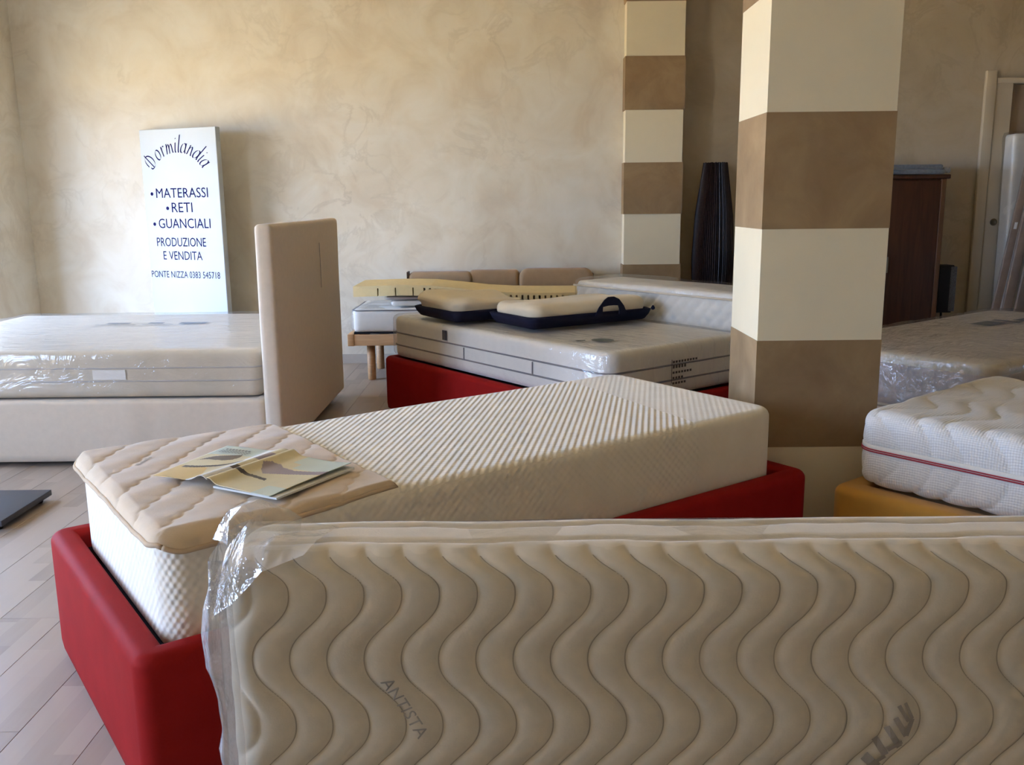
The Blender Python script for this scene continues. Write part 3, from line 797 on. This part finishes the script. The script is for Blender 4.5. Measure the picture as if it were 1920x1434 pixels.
# carton label on the foot side of the wrap: short text lines
V, F = [], []
xf = 1.978
def quad(y0, y1, z0, z1):
    k = len(V); V.extend([(xf, y0, z0), (xf, y1, z0), (xf, y1, z1), (xf, y0, z1)]); F.append((k, k+1, k+2, k+3))
for r_ in range(5):
    for c_ in range((9, 5, 7, 4, 5)[r_]): quad(.46+c_*.02, .474+c_*.02, .497-.026*r_, (.508 if r_ != 1 else .513)-.026*r_)
quad(.452, .456, .40, .515)
mesh_obj('shipping_label', V, F, 'print_dark', mm_)
P_, F_ = rbox(1.96, 1.00, .250, .035, .085, .025, wr, bottom=False)
mesh_obj('plastic_wrap', P_+np.array([.016, .036, .342]), F_, 'film_top', mm_, True)

# thick quilted mattress on edge behind that bed
sm_ = thing('mattress', 'thick white quilted mattress standing on edge behind the two pillows', 'mattress', (*MB_O, 0), MB_A)
def dq(P, N):
    s_ = np.abs(np.sin((P[:, 0]+P[:, 2])*math.pi/.085)*np.sin((P[:, 0]-P[:, 2])*math.pi/.085))**.5
    return .016*(s_-1)*np.clip(np.abs(N[:, 1])*2-.6, 0, 1)+.006*wob(P, 6, 12)*(N[:, 2] > .3)
P_, F_ = rbox(1.42, .44, .77, .035, .05, .012, dq)
mesh_obj('quilted_cover', P_+np.array([.55, 1.085, 0]), F_, 'matt_white', sm_, True)
tape_ = [(0.55+.01, 1.080, .742), (1.0, 1.078, .742), (1.5, 1.078, .742), (1.96, 1.080, .742)]
tube('edge_tape', tape_, .006, 'matt_cream', sm_, 8)
def wr2(P, N): return .010*wob(P, 12, 14)+.006*wob(P, 30, 15)
P_, F_ = rbox(1.45, .46, .785, .04, .05, .03, wr2, bottom=False)
mesh_obj('plastic_wrap', P_+np.array([.535, 1.075, 0.004]), F_, 'film', sm_, True)

# ------------------------------------------------------------------ pillows in navy zip cases
def pillow(name, label, loc, rz, L, W, hb_, ht, contour, handle):
    t = thing(name, label, 'pillow', loc, rz, 'cased pillows on the wrapped mattress')
    # navy base: flares outwards to its top rim
    pr = [(.05, 0), (.035, .006), (.012, hb_*.55), (0, hb_), (.012, hb_+.004), (.03, hb_+.002)]
    sweep_ring('navy_base', L, W, .06, pr, 'navy', t, step=.05)
    mesh_obj('base_underside', [(x, y, .001) for x, y in rrect(L, W, .06, .045)], [tuple(range(len(rrect(L, W, .06, .045))))], 'navy', t)
    def pd(P, N):
        y = P[:, 1]/(W-.05)
        c = contour(P[:, 0]/L, y)*(N[:, 2] > .2)
        return c+.004*wob(P, 9, 17)
    P2, F2 = rbox(L-.05, W-.05, ht, min(.05, ht*.48), .075, .014, pd)
    mesh_obj('cream_cover', P2+np.array([.025, .025, hb_-.02]), F2, 'pillow_cream', t, True)
    tape('zip_edge', L-.03, W-.03, .06, hb_+.002, .004, .004, 'navy', t, (.015, .015, 0))
    for cx_, cy_ in ((L-.01, .01),):
        lathe('zip_tab', [(.004, 0), (.010, .004), (.012, .012), (.006, .022), (.002, .026)], 'navy', t, 8, (cx_, cy_, hb_-.006))
    if handle:
        h0, h1 = handle; mid = (h0+h1)/2
        outer = [(h0-.022, hb_-.008), (h0+.004, hb_+.035), (h0+.04, hb_+.073), (mid-.02, hb_+.088), (mid+.02, hb_+.088), (h1-.03, hb_+.073), (h1+.004, hb_+.035), (h1+.026, hb_-.008)]
        inner = [(h0+.030, hb_-.008), (h0+.028, hb_+.02), (h0+.030, hb_+.036), (mid-.02, hb_+.041), (mid+.02, hb_+.041), (h1-.034, hb_+.038), (h1-.028, hb_+.02), (h1-.028, hb_-.008)]
        V, F = [], []
        for k in range(8):
            for (x_, z_) in (outer[k], inner[k]):
                for yy in (-.012-.06*0, -.006): V.append((x_, yy, z_))
        for k in range(7):
            b0, b1 = 4*k, 4*k+4
            F += [(b0, b0+2, b1+2, b1), (b0+1, b1+1, b1+3, b0+3), (b0, b1, b1+1, b0+1), (b0+2, b0+3, b1+3, b1+2)]
        F += [(0, 1, 3, 2), (28, 30, 31, 29)]
        mesh_obj('carry_handle', V, F, 'navy', t)
    return t
pillow('pillow', 'cream pillow with contoured wave top in a navy case, left of the handled one', (-.315, 4.985, .603), 33, .54, .52, .058, .084, lambda x, y: .016*np.cos((y-.75)*2*math.pi)+.022*np.exp(-((x-.15)/.25)**2), None)
pillow('pillow', 'cream pillow in a navy case with a black carry handle', (.10, 4.665, .603), 32, .84, .46, .060, .084, lambda x, y: .010*np.cos((y-.25)*2*math.pi*1.0)+.004*np.cos(x*9), (.43, .60))

# ------------------------------------------------------------------ slatted bed by the wall, things on it
SB = thing('slatted_bed', 'beech slatted bed base with round legs by the stucco wall', 'bed', (-1.17, 6.44, 0))
boxes('rail', [(0, 1.92, 0, .028, .262, .342)], 'beech', SB, .003); boxes('rail', [(0, 1.92, .612, .64, .262, .342)], 'beech', SB, .003)
boxes('end_rail', [(-.002, .045, -.004, .644, .260, .345)], 'beech', SB, .004); boxes('end_rail', [(1.875, 1.922, -.004, .644, .260, .345)], 'beech', SB, .004)
for k in range(13): boxes('slat', [(.08+k*.14, .15+k*.14, .026, .614, .335, .346)], 'beech', SB)
for x_ in (.150, 1.76):
    for y_ in (.09, .54): lathe('leg', [(.026, 0), (.030, .006), (.030, .262)], 'beech', SB, 20, (x_, y_, 0))
sl = thing('mattress', 'small greyish mattress on the beech slatted base', 'mattress', (-1.13, 6.445, .346))
P_, F_ = rbox(1.84, .62, .165, .02, .04, .02, softd)
mesh_obj('cover', P_+np.array([0, 0, .012]), F_, 'matt_white', sl, True)
tape('edge_tape', 1.84, .62, .04, .168, .004, .006, 'grey_tape', sl)
boxes('dark_underlay', [(.005, 1.83, .005, .61, 0, .014)], 'black', sl)
P_, F_ = rbox(1.86, .64, .17, .025, .04, .03, wr2, bottom=False); mesh_obj('plastic_wrap', P_+np.array([-.01, -.01, .012]), F_, 'film', sl, True)
# folded covers in plastic
for k, (x0, x1, y0, y1, z0, h_, lab) in enumerate([(-.86, -.36, 6.50, 6.98, .538, .035, 'folded white cover in plastic under the yellow foam, lower one'), (-.90, -.42, 6.52, 7.0, .579, .023, 'folded patterned cover in plastic touching the yellow foam, upper one')]):
    t = thing('folded_cover', lab, 'folded cover', (x0, y0, z0), 0, 'folded covers under the foam')
    def fd(P, N): return .003*wob(P, 16, 20+k)
    P_, F_ = rbox(x1-x0, y1-y0, h_, h_*.45, .03, .012, fd)
    mesh_obj('folds', P_, F_, 'taupe_cloth' if k else 'matt_white', t, True)
    P_, F_ = rbox(x1-x0+.02, y1-y0+.02, h_, h_*.45, .03, .016, lambda P, N: .003*wob(P, 30, 15), bottom=False); mesh_obj('plastic_wrap', P_+np.array([-.01, -.01, .003]), F_, 'film_top', t, True)
    boxes('paper_tag', [(.28, .34, -.010, -.007, .006, h_-.006)], 'white_paper', t)
# latex foam sheet with cut blocks
fo = thing('foam_topper', 'yellow latex foam sheet with notched front lying over the slatted bed', 'foam mattress', (-1.12, 6.46, 0))
def fz(x): return np.interp(x, [0, .15, .36, .55, .75, .95, 1.15, 1.35, 1.60, 1.80], [.610, .613, .618, .612, .592, .568, .556, .552, .552, .552])
cuts = [.175, .300, .425, .505, .545]
x_ = .585
while x_ < 1.78: cuts.append(x_); x_ += .041
V2 = []; x_ = 0.0
prof = [(0.0, 0.0)]
for c_ in cuts:
    g_ = .009 if c_ < .5 else .014
    prof += [(c_-g_/2, 0.0), (c_-g_/2, .056), (c_+g_/2, .056), (c_+g_/2, 0.0)]
prof += [(1.80, 0.0)]
low = [(x, z) for x, z in prof]; xs_ = [p[0] for p in low]
V, F = [], []
n_ = len(low)
for yy in (0, .56):
    for (x, z) in low: V.append((x, yy, float(fz(x))+z))
    for (x, z) in low: V.append((x, yy, float(fz(x))+.074))
for i in range(n_-1):
    a_, b_, c_, d_ = i, i+1, n_+i+1, n_+i
    if abs(low[i+1][0]-low[i][0]) > 1e-9: F += [(a_, b_, c_, d_), (2*n_+b_, 2*n_+a_, 2*n_+d_, 2*n_+c_), (d_, c_, 2*n_+c_, 2*n_+d_)]
    F.append((a_, 2*n_+a_, 2*n_+b_, b_))
F += [(0, n_, 3*n_, 2*n_), (n_-1, 3*n_-1, 4*n_-1, 2*n_-1)]
mesh_obj('foam_sheet', V, F, 'foam', fo)

# headboard with three brown cushions at the wall
cb = thing('cushioned_headboard', 'low headboard with three brown cushions against the stucco wall', 'headboard', (-.80, 7.085, 0))
boxes('back_panel', [(.0, 1.45, .085, .135, 0, .71)], 'brown_cushion', cb, .01)
boxes('side_edge', [(-.008, .004, .0, .12, .60, .735)], 'walnut', cb)
def cush(x0, x1, z0, z1, R, y0):
    P_, F_ = rbox(x1-x0, z1-z0, .085, .03, R, .014, lambda P, N: .003*wob(P, 8, 25))
    Q = np.stack([P_[:, 0]+x0, .085-P_[:, 2]+y0, P_[:, 1]+z0], 1)
    mesh_obj('cushion', Q, F_, 'brown_cushion', cb, True)
cush(.0, .505, .60, .737, .055, .0); cush(.475, .865, .575, .745, .035, .012); cush(.865, 1.44, .56, .755, .075, -.005)

# ------------------------------------------------------------------ sign board
SGN = thing('sign_board', 'white shop sign board with navy lettering standing against the wall', 'sign', (-2.154, 6.9, 0), 180-22.5)
SW = .725             # local x runs to the viewer's left along the board
o = boxes('board', [(0, SW, -.05, 0, 0, 1.825)], 'sign_white', SGN, .006)
def sgn_obj(name, V2, F):
    V = np.stack([.63-V2[:, 0], np.full(len(V2), .0012), V2[:, 1]], 1)
    return mesh_obj(name, V, F, 'sign_ink', SGN)
def line(body, x0, x1, zb, cap, bullet=False):
    Vt, Ft = text_vf(body, 1.0, 0, 0)
    mn, mx_ = Vt[:, 0].min(), Vt[:, 0].max(); h_ = Vt[:, 1].max()
    bx = x0+(.055 if bullet else 0)
    V2 = np.stack([bx+(Vt[:, 0]-mn)/(mx_-mn)*(x1-bx), zb+Vt[:, 1]/h_*cap], 1); F = list(Ft); V2 = list(V2)
    if bullet:
        k = len(V2)
        for i in range(14): V2.append(np.array([x0+.014+.014*math.cos(2*math.pi*i/14), zb+cap*.42+.0135*math.sin(2*math.pi*i/14)]))
        F.append(tuple(range(k, k+14)))
    sgn_obj('lettering', np.array(V2), F)
line('MATERASSI', -.030, .522, 1.318, .072, True)
line('RETI', .112, .366, 1.209, .072, True)
line('GUANCIALI', -.028, .525, 1.090, .072, True)
line('PRODUZIONE', -.006, .470, .952, .066)
line('E VENDITA', .048, .425, .850, .064)
line('PONTE NIZZA 0383 545718', -.085, .580, .712, .050)
# arched script name, drawn with a broad nib
def bez(p, n=10):
    p = [np.array(q, float) for q in p]; out = []
    for t in np.linspace(0, 1, n):
        q = list(p)
        while len(q) > 1: q = [q[i]*(1-t)+q[i+1]*t for i in range(len(q)-1)]
        out.append(q[0])
    return out
def o_ring(cx, w_, h_=1.0): return [np.array([cx+w_/2*math.cos(a)+.12*math.sin(a)*.5, h_/2+h_/2*math.sin(a)]) for a in np.linspace(.6, .6+2*math.pi, 26)]
GL = {
 'o': ([o_ring(.38, .60)], .78),
 'r': ([[(.12, .95), (.20, 1.0), (.16, 0)], bez([(.17, .5), (.25, 1.0), (.52, 1.05), (.56, .86)])], .58),
 'm': ([[(.10, .98), (.16, .98), (.10, 0)], bez([(.12, .5), (.25, 1.05), (.52, 1.15), (.48, .6), (.44, 0)]), bez([(.46, .5), (.62, 1.05), (.90, 1.15), (.84, .6), (.80, .1), (.90, 0)])], 1.02),
 'i': ([bez([(.14, .98), (.12, .5), (.08, .05), (.22, 0)]), [(.17, 1.33), (.18, 1.42)]], .34),
 'l': ([bez([(.20, 1.75), (.16, .9), (.08, .05), (.24, 0)])], .34),
 'a': ([o_ring(.34, .56, .98), bez([(.64, 1.0), (.60, .5), (.56, .02), (.74, .02)])], .80),
 'n': ([[(.10, .98), (.16, .98), (.10, 0)], bez([(.12, .5), (.28, 1.05), (.60, 1.15), (.54, .6), (.48, .05), (.64, 0)])], .74),
 'd': ([o_ring(.34, .56, .98), bez([(.74, 1.78), (.68, .9), (.56, .02), (.76, .02)])], .82),
 'D': ([bez([(.36, 1.62), (.30, .9), (.22, .02)]), bez([(-.20, .50), (-.25, 1.5), (.35, 1.75), (1.15, 1.65), (1.15, .2), (.60, -.02), (.22, .02)], 18), bez([(.22, .02), (-.10, .0), (-.22, .22), (-.05, .34)])], 1.12),
}
word = 'Dormilandia'
adv = [GL[c][1] for c in word]; tot = sum(adv)-.1
xh = .074; cen = np.array([.255, 1.425]); r0 = .225
arc_len = tot*xh*.86; a0 = arc_len/r0/2
V2, F2 = [], []; pos = 0
nib = np.array([.066, .034])*1.0
for ch, ad in zip(word, adv):
    th = math.pi/2+a0-(pos+ad/2)*xh*.86/r0
    er_ = np.array([math.cos(th), math.sin(th)]); et = np.array([math.sin(th), -math.cos(th)])
    for st in GL[ch][0]:
        pts = [np.array(p, float) for p in st]
        if len(pts) < 6: pts = [pts[i]*(1-t)+pts[i+1]*t for i in range(len(pts)-1) for t in (0, .5)]+[pts[-1]]
        k = len(V2)
        for p in pts:
            for sgn in (1, -1):
                q = p+nib*sgn+np.array([p[1]*.10, 0])-np.array([ad/2, 0])
                loc = cen+er_*(r0+q[1]*xh)+et*(q[0]*xh*.86)
                V2.append(loc)
        for i in range(len(pts)-1): F2.append((k+2*i, k+2*i+1, k+2*i+3, k+2*i+2))
    pos += ad
V2 = np.array(V2); V2[:, 0] = .255+(V2[:, 0]-.255)*1.16
sgn_obj('script_lettering', V2, F2)

# ------------------------------------------------------------------ right side: mustard bed with mattress
YB_O, YB_A = (1.08, 2.978), -51.0
bed_base('upholstered_bed', 'mustard yellow upholstered bed base at the right', (*YB_O, 0), YB_A, 2.08, 1.10, .305, 'yellow_cloth', rim=.10, R=.05, z0=.0, deckz=.285, er=.03, deckmat='yellow_cloth')
ym = thing('mattress', 'white waffle mattress with red piping on the mustard bed', 'mattress', (*YB_O, 0), YB_A)
def yd(P, N):
    x, y, z = P[:, 0], P[:, 1], P[:, 2]
    tv = np.where(np.abs(N[:, 2]) > .7, y, np.where(z > .13, (z-.255)*1.0, (.0-z)*1.0)*np.where(y < .45, 1, -1)+np.where(y < .45, 0, .97))
    ph = (x+.042*np.sin(tv*2*math.pi/.34+.6)+.014*np.sin(x*23))/.112
    s_ = np.abs(np.sin(math.pi*ph))**.4
    side = np.clip(1-np.abs(z-.132)/.03, 0, 1)*(np.abs(N[:, 2]) < .3)
    return .010*(s_-1)*(1-.8*side)-.006*side+.004*wob(P, 5, 27)
P_, F_ = rbox(1.93, .97, .262, .055, .075, .007, yd)
yo = (.048, .055, .308)
mesh_obj('cover', P_+np.array(yo), F_, 'waffle', ym, True)
tape('white_zip_tape', 1.93, .97, .075, .138, .010, .001, 'matt_white', ym, yo)
for z in (.1335, .1265): tape('red_piping', 1.93, .97, .075, z, .0024, .0035, 'red_piping', ym, yo)

# wrapped bed at the right behind the pillar
RB_O, RB_A = (2.05, 3.78), 36.7
bed_base('upholstered_bed', 'dark taupe bed base under the crumpled wrapped mattress', (*RB_O, 0), RB_A, 2.06, 1.02, .29, 'taupe_cloth', rim=.08, R=.05, deckz=.27)
rm = thing('mattress', 'beige mattress in crumpled plastic behind the striped pillar', 'mattress', (*RB_O, 0), RB_A)
P_, F_ = rbox(2.04, 1.0, .262, .03, .10, .02, softd)
ro = (.01, .01, .292)
mesh_obj('cover', P_+np.array(ro), F_, 'matt_beige', rm, True)
sweep_ring('shaded_border', 2.04, 1.0, .10, [(.004, .02), (-.005, .03), (-.006, .12), (-.006, .205), (.002, .214)], 'taupe_cloth', rm, ro)
V, F = [], []
for (x0, x1, y0, y1) in [(1.22, 1.42, .62, .74), (1.46, 1.52, .58, .74), (1.56, 1.80, .50, .66)]:
    k = len(V); V += [(x0, y0, .5605), (x1, y0, .5605), (x1, y1, .5605), (x0, y1, .5605)]; F.append((k, k+1, k+2, k+3))
mesh_obj('printed_label', V, F, 'print_slate', rm)
def wr3(P, N): return .010*wob(P*np.array([1, 1.4, 1]), 9, 33)+.008*wob(P*np.array([.7, 1.6, 1]), 32, 34)+.004*wob(P, 70, 36)
P_, F_ = rbox(2.07, 1.03, .27, .04, .10, .014, wr3, bottom=False)
mesh_obj('plastic_wrap', P_+np.array([-.005, -.005, .300]), F_, 'film_dark', rm, True)

# ------------------------------------------------------------------ far right: wardrobe, lamps, leaning things
wd = thing('wardrobe', 'dark walnut low wardrobe half hidden by the striped pillar', 'wardrobe', (2.42, 7.0, 0))
boxes('carcass', [(0, .86, .02, .36, .04, 1.40)], 'walnut', wd, .003)
boxes('plinth', [(.02, .84, .04, .35, 0, .04)], 'walnut', wd)
boxes('door', [(.004, .420, -.002, .020, .06, 1.385)], 'walnut', wd, .002); boxes('door', [(.424, .822, -.002, .020, .06, 1.385)], 'walnut', wd, .002)
boxes('side_edge', [(.826, .862, -.004, .03, .04, 1.40)], 'walnut_edge', wd, .003)
boxes('top_panel', [(-.02, .885, -.02, .37, 1.40, 1.432)], 'walnut', wd, .008)
for s_ in (.39, .455): boxes('handle', [(s_-.005, s_+.005, -.022, -.002, .70, .82)], 'brass', wd, .003)
bl = thing('folded_blanket', 'blue grey folded blanket on top of the walnut wardrobe', 'blanket', (2.42, 6.99, 1.432))
for k in range(2):
    P_, F_ = rbox(.85-.02*k, .36, .034, .015, .02, .014, lambda P, N: .003*wob(P, 20, 40+k))
    mesh_obj('fold', P_+np.array([.0, .0, .003+.036*k]), F_, 'blue_grey', bl, True)
P_, F_ = rbox(.06, .32, .05, .02, .02, .012, lambda P, N: .007*wob(P, 40, 43), bottom=False)
mesh_obj('plastic_end', P_+np.array([.835, .02, .006]), F_, 'film_edge', bl, True)

lp = thing('floor_lamp', 'tall dark rattan spindle lamp between pilaster and striped pillar', 'lamp', (1.585, 7.2, 0))
def spr(z): return float(np.interp(z, [0, .1, .5, .80, 1.15, 1.54], [.085, .10, .148, .160, .142, .088]))
zs = np.linspace(.03, 1.538, 16)
lathe('inner_shade', [(spr(z)-.008, z) for z in zs], 'dark_stick', lp, 24)
V, F = [], []
NS = 64
for k in range(NS):
    an = 2*math.pi*k/NS; jit = random.uniform(-.002, .003)
    base = len(V)
    for z in zs:
        r_ = spr(z)+jit
        c0 = np.array([r_*math.cos(an), r_*math.sin(an)]); er_ = np.array([math.cos(an), math.sin(an)]); et = np.array([-er_[1], er_[0]])
        for p in (c0-et*.005-er_*.004, c0+er_*.003, c0+et*.005-er_*.004): V.append((p[0], p[1], z+(random.uniform(0, .006) if z > 1.5 else 0)))
    for i in range(len(zs)-1):
        for j in range(2): F.append((base+3*i+j, base+3*i+j+1, base+3*i+3+j+1, base+3*i+3+j))
st_ = mesh_obj('rattan_sticks', V, F, 'dark_stick', lp); st_['kind'] = 'stuff'
lathe('foot', [(.09, 0), (.095, .01), (.095, .03), (.03, .035)], 'black', lp, 24)

bk = thing('speaker', 'small black speaker on a thin stand beside the wardrobe', 'speaker', (3.425, 7.20, 0))
boxes('cabinet', [(-.07, .045, -.05, .09, .37, .742)], 'black', bk, .005)
boxes('grille', [(.018, .068, -.052, .08, .38, .732)], 'grey_mesh', bk, .004)
tube('stem', [(0, .02, .02), (0, .02, .37)], .009, 'black', bk)
lathe('foot', [(.11, 0), (.11, .012), (.02, .022)], 'black', bk, 20, (0, .02, 0))

wm = thing('mattress', 'white mattress in wrinkled plastic leaning in the doorway', 'mattress', (3.865, 7.15, 0))
def lean(P, dx, dy, H): Q = P.copy(); Q[:, 0] += dx*P[:, 2]/H; Q[:, 1] += dy*P[:, 2]/H; return Q
P_, F_ = rbox(.72, .15, 1.735, .02, .025, .02, lambda P, N: .006*wob(P, 9, 45))
mesh_obj('cover', lean(P_, .0, .04, 1.75), F_, 'matt_white', wm, True)
P_, F_ = rbox(.74, .17, 1.745, .022, .028, .03, wr3, bottom=False)
mesh_obj('plastic_wrap', lean(P_, .0, .04, 1.76)+np.array([-.01, -.01, 0]), F_, 'film', wm, True)
for k, (x0, dx, y_, w_, h_, lab) in enumerate([(3.648, .32, 6.98, .058, 1.82, 'greyed wooden bed slat leaning nearest the door pull'), (3.722, .285, 6.96, .070, 1.70, 'greyed wooden bed slat leaning second from the door pull'), (3.808, .265, 6.94, .075, 1.55, 'greyed wooden bed slat leaning third from the door pull')]):
    t = thing('bed_slat', lab, 'bed slat', (x0, y_, 0), 0, 'bed slats leaning in the doorway')
    V, F = boxvf(0, w_, 0, .025, 0, h_); V = lean(np.array(V, float), dx, .12, h_)
    oo = mesh_obj('board', V, F, 'slat_grey', t); bevel_mesh(oo, .004)
    if k == 0:
        V, F = boxvf(.018, .04, -.002, .0, 1.02, 1.07); mesh_obj('paper_tag', lean(np.array(V, float), dx, .12, h_), F, 'white_paper', t)
bc = thing('storage_case', 'black case standing behind the leaning slats', 'case', (3.98, 6.78, 0))
boxes('body', [(0, .5, 0, .13, 0, .86)], 'black', bc, .01)
boxes('rim', [(-.26, .5, -.02, .03, .365, .385)], 'black', bc, .003)

# dark plate of a display stand at the left edge
dp = thing('display_stand', 'dark grey flat foot plate of a stand at the left edge', 'stand', (-2.28, 3.40, 0), 0)
boxes('base_plate', [(-.22, .26, .02, .42, .022, .046)], 'metal_grey', dp, .002)
for x_, y_ in ((.22, .06), (-.18, .06), (.22, .38), (-.18, .38)): lathe('foot', [(.016, 0), (.018, .004), (.018, .022)], 'black', dp, 12, (x_, y_, 0))
tube('post', [(-.05, .22, .046), (-.05, .22, 1.1)], .016, 'metal_grey', dp, 12)
